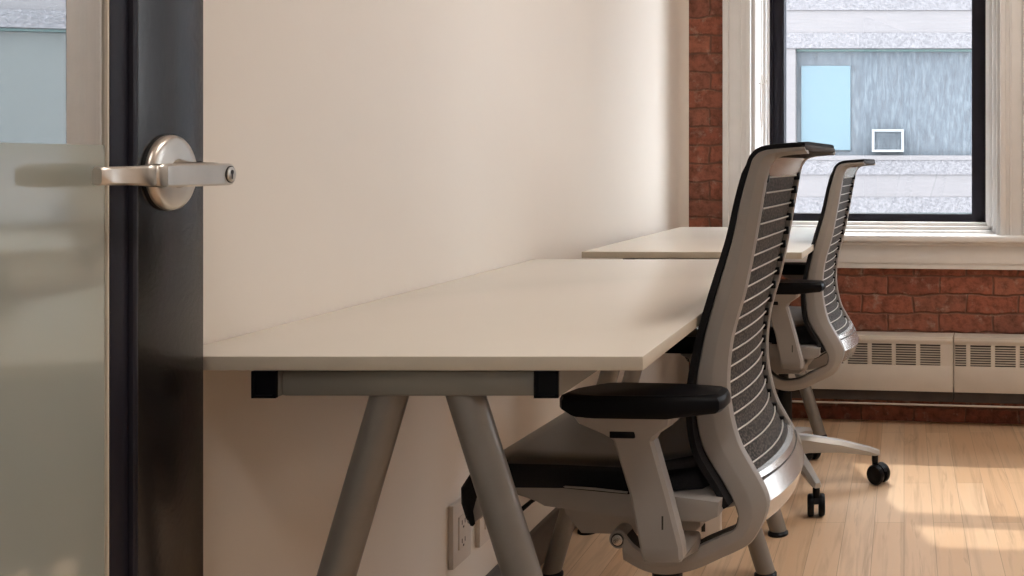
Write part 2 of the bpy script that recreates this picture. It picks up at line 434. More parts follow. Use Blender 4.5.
def make_window(name, lab, U0, U1, stile=0.060, in0=0.028, in1=0.056):
    root = empty(name, WW_LOC, -TH)
    tag(root, lab, 'window', kind='structure')
    T = M['trim']
    # flat casing with stepped mouldings on both sides and over the head
    bm = bmesh.new()
    for (s, e) in ((-1, U0), (1, U1)):
        if (s, e) == (-1, WIN2[0]): continue          # the mullion between the pair belongs to the first window
        for (o0, o1, dep) in ((0.0, 0.112, 0.020), (0.0, 0.022, 0.027), (0.036, 0.044, 0.025), (0.088, 0.112, 0.032)):
            a, b = sorted((e + s*o0, e + s*o1))
            box(bm, a, b, -dep, 0.004, 0.70, HEAD_Z + 0.1, bev=0.003)
    box(bm, U0-(0.112 if U0 != WIN2[0] else 0.029), U1+0.112, -0.022, 0.004, HEAD_Z, HEAD_Z+0.12, bev=0.003)
    if U1 == WIN1[1]: box(bm, U1+0.111, WIN2[0], -0.020, 0.004, 0.70, HEAD_Z+0.1, bev=0.003)
    link('casing', bm, T, root)
    # reveal: boards lining the opening, then two stepped stops around the sash
    bm = bmesh.new()
    box(bm, U0-0.004, U0+0.014, 0.0, 0.45, SILL_Z, HEAD_Z, bev=0.002); box(bm, U1-0.014, U1+0.004, 0.0, 0.45, SILL_Z, HEAD_Z, bev=0.002)
    box(bm, U0, U1, 0.0, 0.45, HEAD_Z-0.014, HEAD_Z+0.004)
    for (o0, o1, d0, d1) in ((0.010, 0.030, 0.075, 0.24), (0.026, 0.050, 0.125, 0.25), (0.046, 0.058, 0.150, 0.25)):
        box(bm, U0+o0*0.5, U0+o1*0.5, d0, d1, SILL_Z, HEAD_Z, bev=0.003); box(bm, U1-o1, U1-o0, d0, d1, SILL_Z, HEAD_Z, bev=0.003)
    link('reveal', bm, T, root)
    bm = bmesh.new()
    box(bm, U0+0.01, U1-0.01, 0.075, 0.25, 0.725, 0.742, bev=0.003)
    box(bm, U0+0.02, U1-0.02, 0.125, 0.25, 0.735, 0.757, bev=0.003)
    box(bm, U0+0.03, U1-0.03, 0.150, 0.25, 0.75, 0.772, bev=0.004)
    link('stop', bm, T, root)
    bm = bmesh.new()
    box(bm, U0-(0.135 if U0 != WIN2[0] else 0.006), U1+0.135, -0.062, 0.30, 0.706, 0.733, bev=0.008, seg=3)
    link('stool', bm, T, root)
    bm = bmesh.new()
    L_ = U0 - (0.125 if U0 != WIN2[0] else 0.016)
    box(bm, L_, U1+0.125, -0.030, 0.0, 0.622, 0.708, bev=0.003)
    box(bm, L_, U1+0.125, -0.024, 0.0, 0.600, 0.625, bev=0.003)
    box(bm, L_, U1+0.125, -0.042, 0.0, 0.692, 0.708, bev=0.005)
    link('apron', bm, T, root)
    # black double-hung sashes
    a, b = U0+in0, U1-in1
    zb, zm0, zm1, zt = 0.770, 1.850, 1.935, HEAD_Z-0.01
    def sash(nm, z0, z1, d, rb, rt, st):
        bm = bmesh.new()
        box(bm, a, a+st, d, d+0.045, z0, z1, bev=0.004); box(bm, b-st, b, d, d+0.045, z0, z1, bev=0.004)
        box(bm, a, b, d+0.001, d+0.044, z0, z0+rb, bev=0.004); box(bm, a, b, d+0.001, d+0.044, z1-rt, z1, bev=0.004)
        s = link(nm, bm, M['black_frame'], root)
        link('pane', bx(a+st-0.005, b-st+0.005, d+0.020, d+0.024, z0+rb-0.005, z1-rt+0.005), M['win_glass'], s, smooth=0)
    sash('sash', zb, zm1-0.03, 0.185, 0.034, 0.045, stile)
    sash('sash', zm0+0.03, zt, 0.232, 0.045, 0.06, stile)
    bm = bmesh.new()
    box(bm, a-0.004, a+0.012, 0.175, 0.28, zb, zt); box(bm, b-0.012, b+0.004, 0.175, 0.28, zb, zt)
    link('track', bm, M['black_frame'], root)
    return root

w1 = make_window('window_1', 'tall black sashed window in white trim over the heater', *WIN1)
w2 = make_window('window_2', 'black sashed window sharing a mullion with the tall one, outside the picture', *WIN2)
w3 = make_window('window_3', 'another tall black sashed window farther along the brick wall', *WIN3)  # unseen window added to let in more daylight

# thin white cord and cleat hanging on the left reveal of the window
bm = bmesh.new()
cu, cd = WIN1[0]+0.026, 0.045
tube(bm, [(cu, cd, 2.3), (cu+0.001, cd, 1.42), (cu+0.001, cd, 1.375)], 0.0022, 8)
loop = [(cu+0.002, cd + 0.016*math.sin(t), 1.265 + 0.105*math.cos(t)) for t in [2*math.pi*k/24 for k in range(25)]]
tube(bm, loop, 0.0028, 8)
tube(bm, [(cu, cd, 1.16), (cu, cd, 0.95)], 0.0018, 8)
o = link('blind_cord', bm, M['cord'], None, loc=WW_LOC, rot=(0, 0, -TH))
tag(o, 'thin white looped blind cord hanging beside the window', 'cord')
bm = bmesh.new()
tube(bm, [(cu-0.010, cd, 1.335), (cu+0.012, cd, 1.330), (cu+0.018, cd+0.012, 1.335), (cu+0.018, cd+0.022, 1.35)], 0.003, 8)
link('hook', bm, M['cord'], o)

# ------------------------------------------------------------------ heater under the windows
def heater(u0, u1, groups, lab):
    root = empty('baseboard_heater', tuple(W((u0+u1)/2, 0, 0)), -TH)
    tag(root, lab, 'heater', 'heater covers under the windows')
    c = (u0+u1)/2; a, b = u0-c, u1-c
    zb, zt, D = 0.140, 0.350, 0.098
    g0, g1 = 0.240, 0.320
    bm = bmesh.new()
    box(bm, a, b, -D, -0.002, zt-0.010, zt, bev=0.004)
    box(bm, a, b, -D, -D+0.006, g1, zt-0.004, bev=0.002)
    box(bm, a, b, -D-0.003, -D+0.004, zt-0.020, zt-0.008, bev=0.002)
    box(bm, a, b, -D, -D+0.006, zb, g0, bev=0.002)
    xs = [a] + [v-c for g in groups for v in g] + [b]
    for i in range(0, len(xs), 2):
        box(bm, xs[i], xs[i+1], -D+0.0005, -D+0.0055, g0-0.002, g1+0.002)
    box(bm, a, a+0.004, -D, -0.002, zb, zt); box(bm, b-0.004, b, -D, -0.002, zb, zt)
    link('cover', bm, M['heater'], root)
    bm = bmesh.new()
    for g in groups:
        for k in range(8):
            z = g0 + 0.005 + k*(g1-g0-0.006)/8
            vs = box(bm, g[0]-c-0.002, g[1]-c+0.002, -D+0.001, -D+0.010, z, z+0.0032)
    link('grille', bm, M['heater'], root, smooth=0)
    link('fin_housing', bx(a+0.005, b-0.005, -D+0.02, -0.002, zb+0.01, zt-0.012), M['heater_dark'], root, smooth=0)
    bm = bx(a, b, -D+0.012, -0.002, 0.100, zb+0.012)
    link('bottom_rail', bm, M['heater_dark'], root, smooth=0)
    return root
J = 0.0408
gl = []
g = J-0.048
while g > -0.90: gl.insert(0, (g-0.0775, g)); g -= 0.0935
heater(-0.955, J, gl, 'almond baseboard heater cover on the brick behind the chairs')
gr = [(J+0.006, J+0.050)]; g = J+0.066
while g < J+1.05: gr.append((g, g+0.0775)); g += 0.0935
heater(J+0.003, J+1.15, gr, 'almond heater cover right of the vertical seam, starting with a narrow grille')
bm = bmesh.new()
tube(bm, [W(-0.94, -0.080, 0.0855), W(0.2, -0.080, 0.0855), W(1.2, -0.080, 0.0855)], 0.0038, 10)
tag(link('heating_pipe', bm, M['heater'], None), 'thin pale pipe running beneath the heater covers', 'pipe')

# ------------------------------------------------------------------ glazed door on the left, swung open along the wall
ED = Vector((-0.849, 1.162, 0.0)); PHI = R(97)
door = empty('door_1', ED, math.atan2(-math.sin(PHI), -math.cos(PHI)))
tag(door, 'dark glazed office door standing open at the left', 'door', kind='structure')
DW, DH, DT = 0.90, 2.06, 0.044
BEAD = 0.042
bm = bmesh.new()
box(bm, 0.0, 0.119, -DT, 0.0, 0.012, DH, bev=0.002); box(bm, DW-0.119, DW, -DT, 0.0, 0.012, DH, bev=0.002)
box(bm, 0.118, DW-0.118, -DT, 0.0, 0.012, 0.20, bev=0.001); box(bm, 0.118, DW-0.118, -DT, 0.0, DH-0.12, DH, bev=0.001)
link('door_leaf', bm, M['door'], door)
bm = bmesh.new()
def bead_ring(o0, o1, y0, y1):
    box(bm, 0.119+o0, 0.119+o1, y0, y1, 0.20+o0, DH-0.12-o0, bev=0.003)
    box(bm, DW-0.119-o1, DW-0.119-o0, y0, y1, 0.20+o0, DH-0.12-o0, bev=0.003)
    box(bm, 0.119+o0, DW-0.119-o0, y0, y1, 0.20+o0, 0.20+o1, bev=0.003)
    box(bm, 0.119+o0, DW-0.119-o0, y0, y1, DH-0.12-o1, DH-0.12-o0, bev=0.003)
bead_ring(0.000, 0.008, -0.032, -0.010)
bead_ring(0.0045, 0.014, -0.032, 0.004)
bead_ring(0.013, BEAD, -0.032, -0.001)
link('glazing_bead', bm, M['black_frame'], door)
bm = bmesh.new()
z0, z1 = 0.20+BEAD, DH-0.12-BEAD; x0, x1 = 0.119+BEAD, DW-0.119-BEAD
box(bm, x0, x0+0.003, -0.024, -0.0015, z0, z1, bev=0.0008); box(bm, x1-0.003, x1, -0.024, -0.0015, z0, z1, bev=0.001)
link('gasket', bm, M['laminate_edge'], door)
link('pane', bx(x0+0.003, x1-0.003, -0.0125, -0.0045, z0, z1), M['door_glass'], door, smooth=0)
link('frosted_film', bx(x0+0.004, x1-0.004, -0.0042, -0.0036, z0, 1.0315), M['film'], door, smooth=0)
# lever handle with a keyhole
hz, hs = 1.002, 0.0700
bm = bmesh.new()
lathe(bm, [(0, 0.0433), (0.004, 0.0433), (0.0075, 0.0425), (0.0105, 0.038), (0.0115, 0.030), (0.013, 0.020), (0.0135, 0.012)], (hs, 0, hz), (0, 1, 0), 48)
rose = link('rose', bm, M['nickel'], door, smooth=50)
bm = bmesh.new()
lathe(bm, [(0.0, 0.0437), (0.003, 0.0437)], (hs, 0, hz), (0, 1, 0), 48)
link('rose_gasket', bm, M['dark_hole'], rose)
bm = bmesh.new()
lathe(bm, [(0.010, 0.0185), (0.014, 0.0165), (0.020, 0.0142), (0.030, 0.0130), (0.052, 0.0128)], (hs, 0, hz-0.001), (0, 1, 0), 24)
# arm: rounded bar from the hub towards the hinge, stepping back near its end
def bar(sections):
    rings = []
    for (s, y0, y1, h) in sections:
        s = s if s < 0.07 else (0.07 + (s-0.07)*1.149 if s < 0.164 else 0.178 + (s-0.164)*1.03)
        zc = hz-0.002; c = min(0.0022, (y1-y0)*0.3)
        rings.append([(s, y0+c, zc-h/2), (s, y1-c, zc-h/2), (s, y1, zc-h/2+c), (s, y1, zc+h/2-c), (s, y1-c, zc+h/2), (s, y0+c, zc+h/2), (s, y0, zc+h/2-c), (s, y0, zc-h/2+c)])
    loft(bm, rings)
bar([(0.0565, 0.050, 0.061, 0.014), (0.0585, 0.048, 0.0645, 0.0195), (0.0625, 0.046, 0.0665, 0.0235), (0.070, 0.045, 0.0670, 0.0250), (0.095, 0.046, 0.0668, 0.0252), (0.130, 0.047, 0.0662, 0.0250), (0.158, 0.046, 0.0660, 0.0244), (0.1640, 0.044, 0.0650, 0.0236), (0.1660, 0.040, 0.0590, 0.0215), (0.1680, 0.038, 0.0575, 0.0210), (0.1705, 0.036, 0.0575, 0.0210), (0.1725, 0.034, 0.0520, 0.0200), (0.182, 0.030, 0.0450, 0.0190), (0.200, 0.026, 0.0385, 0.0184), (0.2110, 0.025, 0.0365, 0.0182), (0.2135, 0.026, 0.0350, 0.0160)])
lever = link('lever', bm, M['nickel'], door, smooth=38)
bm = bmesh.new()
lathe(bm, [(0.064, 0.0098), (0.0678, 0.0098)], (hs, 0, hz-0.002), (0, 1, 0), 28)
link('keyhole_ring', bm, M['dark_hole'], lever)
bm = bmesh.new()
lathe(bm, [(0.064, 0.0086), (0.0686, 0.0086), (0.0690, 0.0080)], (hs, 0, hz-0.002), (0, 1, 0), 28)
link('key_cylinder', bm, M['nickel'], lever)
bm = bmesh.new()
box(bm, hs-0.0012, hs+0.0012, 0.0670, 0.0693, hz-0.0075, hz+0.001)
lathe(bm, [(0.0670, 0.0028), (0.0693, 0.0028)], (hs, 0, hz+0.0005), (0, 1, 0), 14)
link('key_slot', bm, M['dark_hole'], lever)
bm = bmesh.new()
for z in (0.25, 1.03, 1.82):
    tube(bm, [(DW+0.004, 0.004, z-0.05), (DW+0.004, 0.004, z+0.05)], 0.008, 12)
link('hinge', bm, M['nickel'], door)

# ------------------------------------------------------------------ desks
def desk(name, label, loc, rz, L, leg_dx):
    root = empty(name, loc, rz)
    tag(root, label, 'desk', 'white desks along the cream wall')
    H, T = 0.773, 0.0178
    w = 0.30; h = L/2
    bm = bmesh.new()
    box(bm, -w, w, -h, h, H-T, H, bev=0.0012, seg=2)
    for f in bm.faces:
        f.normal_update()
        f.material_index = 0 if abs(f.normal.z) > 0.5 else 1
    link('tabletop', bm, [M['laminate'], M['laminate_edge']], root)
    zt, zb = H-T-0.001, H-T-0.0345
    for x0 in (-0.187, 0.164):
        bm = bmesh.new(); box(bm, x0, x0+0.030, -h+0.006, h-0.006, zb, zt, bev=0.002)
        rail = link('rail', bm, M['metal_grey'], root)
        for ys in (-1, 1):
            bm = bmesh.new()
            yo = ys*(h-0.006)
            for q in ((x0, x0+0.0035, zb, zt), (x0+0.0265, x0+0.030, zb, zt), (x0, x0+0.030, zb, zb+0.0035), (x0, x0+0.030, zt-0.0035, zt)):
                box(bm, q[0], q[1], min(yo, yo+ys*0.005), max(yo, yo+ys*0.005), q[2], q[3])
            box(bm, x0+0.003, x0+0.027, min(yo, yo+ys*0.002), max(yo, yo+ys*0.002), zb+0.003, zt-0.003)
            link('end_cap', bm, M['black'], rail, smooth=0)
    for ys in (-1, 1):
        yc = ys*(h-0.038)
        bm = bmesh.new(); box(bm, -0.157, 0.164, yc-0.026, yc+0.022, zb-0.0005, zt-0.002, bev=0.004)
        link('cross_beam', bm, M['metal_grey'], root)
        for (xt, xf) in ((-0.033, -0.241), (0.061, 0.284)):
            xt += leg_dx; xf += leg_dx
            top = Vector((xt, yc, zb+0.001)); ft = Vector((xf, yc, 0.012))
            d = (ft-top).normalized()
            bm = bmesh.new()
            n = 28; r = 0.0225
            rings = []
            for P, zz in ((top, top.z), (ft, 0.014)):
                rings.append([P + Vector((math.cos(2*math.pi*k/n)*r/abs(d.z), math.sin(2*math.pi*k/n)*r, 0)) for k in range(n)])
            loft(bm, rings)
            lg = link('leg', bm, M['leg'], root, smooth=40)
            bm = bmesh.new()
            lathe(bm, [(0.0, 0.028), (0.006, 0.028), (0.011, 0.022), (0.016, 0.019)], (xf, yc, 0.0), (0, 0, 1), 24)
            link('glide', bm, M['black'], lg)
    return root
desk('office_desk', 'near white desk on splayed grey legs beside the open door', (WX+0.002+0.30, 1.189+0.60, 0), 0.0, 1.20, 0.0)
fl = Vector((-0.874, 2.596)); a2 = R(-2)
c2 = fl + Vector((0.30*math.cos(a2)-0.5*math.sin(a2), 0.30*math.sin(a2)+0.5*math.cos(a2)))
desk('office_desk', 'far white desk standing below the brick corner and window', (c2.x, c2.y, 0), a2, 1.0, -0.055)

# ------------------------------------------------------------------ task chairs
FR = [(-0.3109,1.0382,-0.3141,1.028),(-0.2647,1.0351,-0.279,1.0248),(-0.2423,1.0312,-0.2631,1.0201),(-0.2311,1.0225,-0.2551,1.0114),
 (-0.2247,1.0083,-0.2503,0.9988),(-0.2094,0.9545,-0.2423,0.9545),(-0.1958,0.8911,-0.2311,0.8913),(-0.1717,0.8117,-0.2151,0.8121),
 (-0.1507,0.7354,-0.1942,0.7359),(-0.1378,0.6606,-0.1878,0.6693),(-0.1386,0.613,-0.1926,0.6187),(-0.1459,0.5734,-0.2054,0.5715),
 (-0.1588,0.5467,-0.2231,0.5386),(-0.1797,0.5139,-0.2439,0.5028),(-0.1974,0.4827,-0.2519,0.4777),(-0.2054,0.4607,-0.2471,0.4539),
 (-0.2006,0.44,-0.2375,0.4331),(-0.1829,0.43,-0.2231,0.4121),(-0.1491,0.4149,-0.2022,0.3989),(-0.1195,0.398,-0.1733,0.3854),
 (-0.0827,0.3923,-0.1329,0.3668),(-0.0567,0.398,-0.0892,0.3575),(-0.0372,0.4102,-0.0518,0.3628),(-0.0241,0.4258,-0.0176,0.3793)]
FRI = [(v[0], v[1]) for v in FR]; FRO = [(v[2], v[3]) for v in FR]
FS = [Vector((p[0], 0, p[1])) for p in FRI]; RS = [Vector((p[0], 0, p[1])) for p in FRO]
FSs, RSs = catmull(FS, 4), catmull(RS, 4)
def front_at(z):          # the fore-aft position of the frame's front edge at a height, upper back only
    for a, b in zip(FS[2:13], FS[3:14]):
        if b.z <= z <= a.z:
            return a.x + (b.x-a.x)*(a.z-z)/(a.z-b.z)
    return FS[2].x
def rear_at(z):
    for a, b in zip(RS[2:13], RS[3:14]):
        if b.z <= z <= a.z:
            return a.x + (b.x-a.x)*(a.z-z)/(a.z-b.z)
    return RS[2].x

def upright(sgn):
    bm = bmesh.new()
    y0, y1 = sgn*0.138, sgn*0.158      # inner, outer face
    rings = []
    for f, r in zip(FSs, RSs):
        d = r-f
        def P(t, y): return (f.x+d.x*t, y, f.z+d.z*t)
        ym = sgn*0.166
        rings.append([P(0, y0), P(0.0, ym-sgn*0.004), P(0.06, ym), P(0.50, ym), P(0.56, ym-sgn*0.001), P(0.95, y1-sgn*0.004), P(1.0, y1-sgn*0.010), P(1.0, y0+sgn*0.003), P(0.95, y0)])
    loft(bm, rings)
    # pivot boss
    lathe(bm, [(0.0, 0.0150), (0.030, 0.0150), (0.0335, 0.0125)], (-0.010, sgn*0.124, 0.4140), (0, sgn, 0), 28)
    return bm

def seat_profile():
    top = [(-0.205, 0.520), (-0.20, 0.545), (-0.18, 0.558), (-0.07, 0.556), (0.05, 0.560), (0.141, 0.560), (0.176, 0.553), (0.204, 0.537), (0.2200, 0.512), (0.2195, 0.488), (0.2120, 0.4660), (0.2050, 0.4560)]
    bot = [(0.2005, 0.4600), (0.2045, 0.4800), (0.198, 0.500), (0.175, 0.5125), (0.13, 0.517), (0.05, 0.518), (-0.05, 0.511), (-0.15, 0.502)]
    return top, bot

def make_chair():
    root = empty('office_chair')
    P = M['plastic']
    for s in (1, -1):
        u = link('back_upright', upright(s), P, root, smooth=32)
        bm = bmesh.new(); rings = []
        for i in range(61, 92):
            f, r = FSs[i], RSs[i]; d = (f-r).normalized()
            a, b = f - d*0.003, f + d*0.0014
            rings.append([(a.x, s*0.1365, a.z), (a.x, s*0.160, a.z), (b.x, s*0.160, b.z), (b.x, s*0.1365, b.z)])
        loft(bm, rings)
        link('channel', bm, M['dark_hole'], u)  # dark strip laid along the inner edge of the lower frame
        bm = bmesh.new()
        lathe(bm, [(0.0, 0.0085), (0.0015, 0.0085), (0.002, 0.0070)], (-0.010, s*0.1575, 0.4140), (0, s, 0), 24)
        link('pivot_bolt', bm, M['silver'], u)
        bm = bmesh.new()
        lathe(bm, [(0.0, 0.0106), (0.0008, 0.0106)], (-0.010, s*0.1575, 0.4140), (0, s, 0), 24)
        link('pivot_ring', bm, M['dark_hole'], u)
    # upholstery in front of the uprights, rolled over the top
    front = FS[0:15]
    fs = catmull(front, 3)
    bm = bmesh.new()
    ny = 12
    grid = {}
    for i, p in enumerate(fs):
        t = (fs[min(i+1, len(fs)-1)] - fs[max(i-1, 0)]).normalized()
        nrm = Vector((-t.z, 0, t.x))          # away from the frame: forward / up
        if nrm.x < 0 and abs(nrm.z) < 0.7: nrm = -nrm
        if i < 6 and nrm.z < 0: nrm = -nrm
        hz_ = p.z
        hw = 0.160 + 0.026*max(0, min(1, (0.95-hz_)/0.4))
        lum = 0.0
        for j in range(ny+1):
            y = -hw + 2*hw*j/ny
            k = abs(y)/hw
            thick = (0.0125 if k < 0.9 else 0.0105)*(1.0 if hz_ < 1.0 else 0.72)
            dent = 0.008*(1-k*k)              # a shallow hollow for the sitter's back
            for side in (0, 1):
                q = p + nrm*((thick if side else 0.001))
                grid[i, j, side] = bm.verts.new((q.x - (dent if hz_ < 1.0 else 0), y, q.z))
    n = len(fs)
    for i in range(n-1):
        for j in range(ny):
            bm.faces.new([grid[i, j, 1], grid[i+1, j, 1], grid[i+1, j+1, 1], grid[i, j+1, 1]])
            f = bm.faces.new([grid[i, j, 0], grid[i, j+1, 0], grid[i+1, j+1, 0], grid[i+1, j, 0]]); f.material_index = 1 if abs(-hw + 2*hw*(j+.5)/ny) < 0.142 else 0
        for j in (0, ny):
            bm.faces.new([grid[i, j, 0], grid[i+1, j, 0], grid[i+1, j, 1], grid[i, j, 1]])
    for i in (0, n-1):
        for j in range(ny):
            bm.faces.new([grid[i, j, 0], grid[i, j+1, 0], grid[i, j+1, 1], grid[i, j, 1]])
    link('back_cushion', bm, [M['fabric'], M['mesh']], root, smooth=50)
    # rolled upper edge
    bm = bmesh.new()
    tube(bm, [(-0.308, y, 1.0365) for y in (-0.161, -0.159, -0.1, 0, 0.1, 0.159, 0.161)], [0.003, 0.0052, 0.0058, 0.0058, 0.0058, 0.0052, 0.003], 12)
    link('top_roll', bm, simple_mats['roll'], root, smooth=60)
    # woven mesh stretched between the uprights
    def bow_at(z): return 0.001 + 0.019*max(0, min(1, (0.84-z)/0.30))
    bm = bmesh.new(); rings = []
    zs = [1.004 - 0.0225*k for k in range(23)]
    for z in zs:
        fx, rx = front_at(z), rear_at(z)
        fr_, rr_ = [], []
        for j in range(13):
            y = -0.143 + 0.286*j/12; q = 1-(y/0.143)**2
            x = fx + (rx-fx)*0.73 - bow_at(z)*q
            rr_.append((x, y, z)); fr_.append((x+0.003, y, z))
        rings.append(rr_ + fr_[::-1])
    loft(bm, rings)
    link('back_mesh', bm, M['mesh'], root, smooth=50)
    # wires across the rear of the mesh
    nw = 19
    for k in range(nw):
        z = 0.990 - k*0.0255
        bm = bmesh.new()
        pts = []
        for j in range(13):
            y = -0.143 + 0.286*j/12
            q = 1-(y/0.143)**2
            fx, rx = front_at(z), rear_at(z)
            pts.append((fx + (rx-fx)*0.73 - bow_at(z)*q - 0.0025, y, z))
        tube(bm, pts, 0.0015, 7)
        link('wire', bm, M['wire'], root, smooth=60)
    for s in (1, -1):
        for k in range(nw):
            z = 0.990 - k*0.0255
            fx, rx = front_at(z), rear_at(z); x = fx + (rx-fx)*0.73
            ys = sorted((s*0.1425, s*0.130))
            bm = bmesh.new(); box(bm, x-0.0085, x+0.004, ys[0], ys[1], z-0.0085, z+0.0060, bev=0.002)
            link('clip', bm, M['black'], root)
    # silver brackets tying the uprights together, at the head and at the foot of the back
    def tie(i0, i1, bowx, t0, t1, mat, name):
        bm = bmesh.new(); rings = []
        prof = [FSs[i0].lerp(RSs[i0], t0), FSs[i0].lerp(RSs[i0], t1), FSs[(i0+i1)//2].lerp(RSs[(i0+i1)//2], t1+0.05), FSs[i1].lerp(RSs[i1], t1), FSs[i1].lerp(RSs[i1], t0)]
        for j in range(17):
            y = -0.143 + 0.286*j/16
            q = 1-(y/0.143)**2
            rings.append([(p.x - bowx*q, y, p.z) for p in prof])
        loft(bm, rings)
        link(name, bm, mat, root, smooth=40)
    tie(50, 62, 0.022, 0.10, 0.97, M['silver'], 'lower_bracket')
    tie(8, 17, 0.006, 0.35, 0.85, M['silver'], 'upper_bracket')
    # seat
    top, bot = seat_profile()
    bm = bmesh.new(); rings = []
    ys = [0.2255, 0.2235, 0.218, 0.205, 0.17, 0.10]
    allp = top + bot
    cx, cz = 0.0, 0.535
    lst = [(y, i) for i, y in enumerate(ys)]
    def ring(y, lvl):
        inset = [0.013, 0.007, 0.003, 0.0, 0.0, 0.0][lvl]
        pull = [0.014, 0.009, 0.005, 0.002, 0.0, 0.0][lvl]
        out = []
        for (x, z) in allp:
            xx = x
            if x > 0.10: xx = x - pull*(x-0.10)/0.11
            if x < -0.15: xx = x + pull*0.5*(-0.15-x)/0.055
            zz = z - inset if (x, z) in top and z > 0.53 else z
            dish = 0.010*max(0, 1-(y/0.2)**2) if (z > 0.55 and -0.15 < x < 0.12) else 0
            tp = 1.0 if x > -0.06 else 1.0 - 0.42*min(1, (-0.06-x)/0.13)**1.3
            out.append((xx, y*tp, zz-dish))
        return out
    for lvl in range(6): rings.append(ring(-ys[lvl], lvl))
    rings.append(ring(0.0, 5))
    for lvl in range(5, -1, -1): rings.append(ring(ys[lvl], lvl))
    loft(bm, rings)
    bm.normal_update()
    for f in bm.faces:
        if abs(f.normal.y) > 0.62 or (f.calc_center_median().x > 0.185 and f.calc_center_median().z < 0.54): f.material_index = 1
    st = link('seat_cushion', bm, [M['seat_fabric'], M['fabric']], root, smooth=50)
    for s in (1, -1):
        bm = bmesh.new()
        pp = [(x, s*0.222, z) for x, z in ((-0.05, 0.5120), (0.0, 0.5165), (0.05, 0.5185), (0.10, 0.5180), (0.150, 0.5145))]
        tube(bm, pp, 0.0022, 8)
        link('piping', bm, M['plastic'], st)
    # grey lip lining under the front edge
    bm = bmesh.new()
    prism_y(bm, [(0.2015, 0.4585), (0.2055, 0.4800), (0.199, 0.5000), (0.176, 0.5130), (0.152, 0.5130), (0.158, 0.496), (0.172, 0.476), (0.190, 0.4605)], -0.2245, 0.2245, 0.003)
    link('front_lip', bm, P, root)
    # seat pan
    bm = bmesh.new()
    prism_y(bm, [(0.165, 0.5135), (0.160, 0.5060), (0.118, 0.5005), (0.088, 0.4820), (0.0, 0.4735), (-0.06, 0.4690), (-0.165, 0.4635), (-0.185, 0.4730), (-0.187, 0.4960), (-0.10, 0.5045), (0.0, 0.5130), (0.06, 0.5160)], -0.207, 0.207, 0.006)
    link('seat_pan', bm, P, root, smooth=30)
    bm = bmesh.new()
    prism_y(bm, [(0.122, 0.4730), (0.108, 0.4250), (0.080, 0.3930), (-0.105, 0.3930), (-0.125, 0.41), (-0.130, 0.4640), (0.06, 0.478)], -0.088, 0.088, 0.008)
    link('tilt_housing', bm, P, root, smooth=30)
    bm = bmesh.new(); tube(bm, [(0.108, 0.150, 0.488), (0.135, 0.150, 0.469), (0.166, 0.150, 0.443)], [0.0035, 0.0035, 0.0045], 10)
    link('height_lever', bm, M['black'], root)
    # armrests
    for s in (1, -1):
        arm = empty('armrest'); arm.parent = root
        bm = bmesh.new()
        rings = []
        for (z, a, b, t) in ((0.424, -0.143, -0.088, 0.011), (0.430, -0.147, -0.085, 0.014), (0.447, -0.146, -0.082, 0.0145), (0.520, -0.127, -0.068, 0.0145), (0.603, -0.103, -0.042, 0.0145), (0.612, -0.108, -0.030, 0.018), (0.630, -0.134, 0.006, 0.026), (0.641, -0.136, 0.012, 0.030)):
            yc = s*0.250
            c = 0.005
            rings.append([(a, yc-t+c, z), (a+c, yc-t, z), (b-c, yc-t, z), (b, yc-t+c, z), (b, yc+t-c, z), (b-c, yc+t, z), (a+c, yc+t, z), (a, yc+t-c, z)])
        loft(bm, rings)
        link('arm_post', bm, P, arm, smooth=40)
        bm = bmesh.new()
        ys_ = sorted((s*0.262, s*0.2715))
        box(bm, -0.078, -0.040, ys_[0], ys_[1]-0.0 if s > 0 else ys_[1], 0.6085, 0.6200, bev=0.002)
        link('arm_button', bm, M['black'], arm)
        bm = bmesh.new()
        ys_ = sorted((s*0.150, s*0.262))
        box(bm, -0.144, -0.086, ys_[0], ys_[1], 0.400, 0.4315, bev=0.007, seg=3)
        for v in bm.verts:
            if abs(v.co.y) > 0.22 and v.co.z < 0.42: v.co.z = 0.426
        link('arm_bracket', bm, P, arm, smooth=40)
        bm = bmesh.new()
        box(bm, -0.1165, -0.1190, min(s*0.2640, s*0.2650), max(s*0.2640, s*0.2650), 0.474, 0.494)
        link('slot', bm, M['dark_hole'], arm)
        fwd = 0.0 if s > 0 else 0.050          # the right-hand pad is slid forward
        # pad: plan outline lofted over its thickness
        def plan(sc, dz):
            pts = [(0.031, -0.002), (0.037, 0.028), (0.028, 0.042), (-0.02, 0.047), (-0.13, 0.045), (-0.180, 0.037), (-0.203, 0.030), (-0.208, 0.018), (-0.208, -0.018), (-0.203, -0.030), (-0.18, -0.037), (-0.13, -0.045), (-0.03, -0.047), (-0.004, -0.042)]
            out = []
            for (x, y) in pts:
                cxp = -0.085
                zz = 0.6405 + dz
                if dz < 0.004 and x < -0.15: zz += 0.006     # the tail of the pad is thinner
                if dz < 0.010 and x > 0: x -= 0.022*(1-dz/0.010)*(x/0.036)   # undercut nose
                out.append((fwd + cxp+(x-cxp)*sc, s*0.238 + y*sc, zz))
            return out if s > 0 else list(reversed(out))
        bm = bmesh.new()
        loft(bm, [plan(0.95, 0.0), plan(0.98, 0.003), plan(1.0, 0.012), plan(1.0, 0.0240), plan(0.975, 0.0295), plan(0.91, 0.0330)])
        link('arm_pad', bm, M['black'], arm, smooth=35)
    # gas column, five-star base, casters
    HX = -0.04
    bm = bmesh.new()
    lathe(bm, [(0.395, 0.016), (0.30, 0.016), (0.30, 0.026), (0.10, 0.028), (0.085, 0.028)], (HX, 0, 0), (0, 0, 1), 24)
    link('gas_column', bm, M['black'], root)
    bm = bmesh.new()
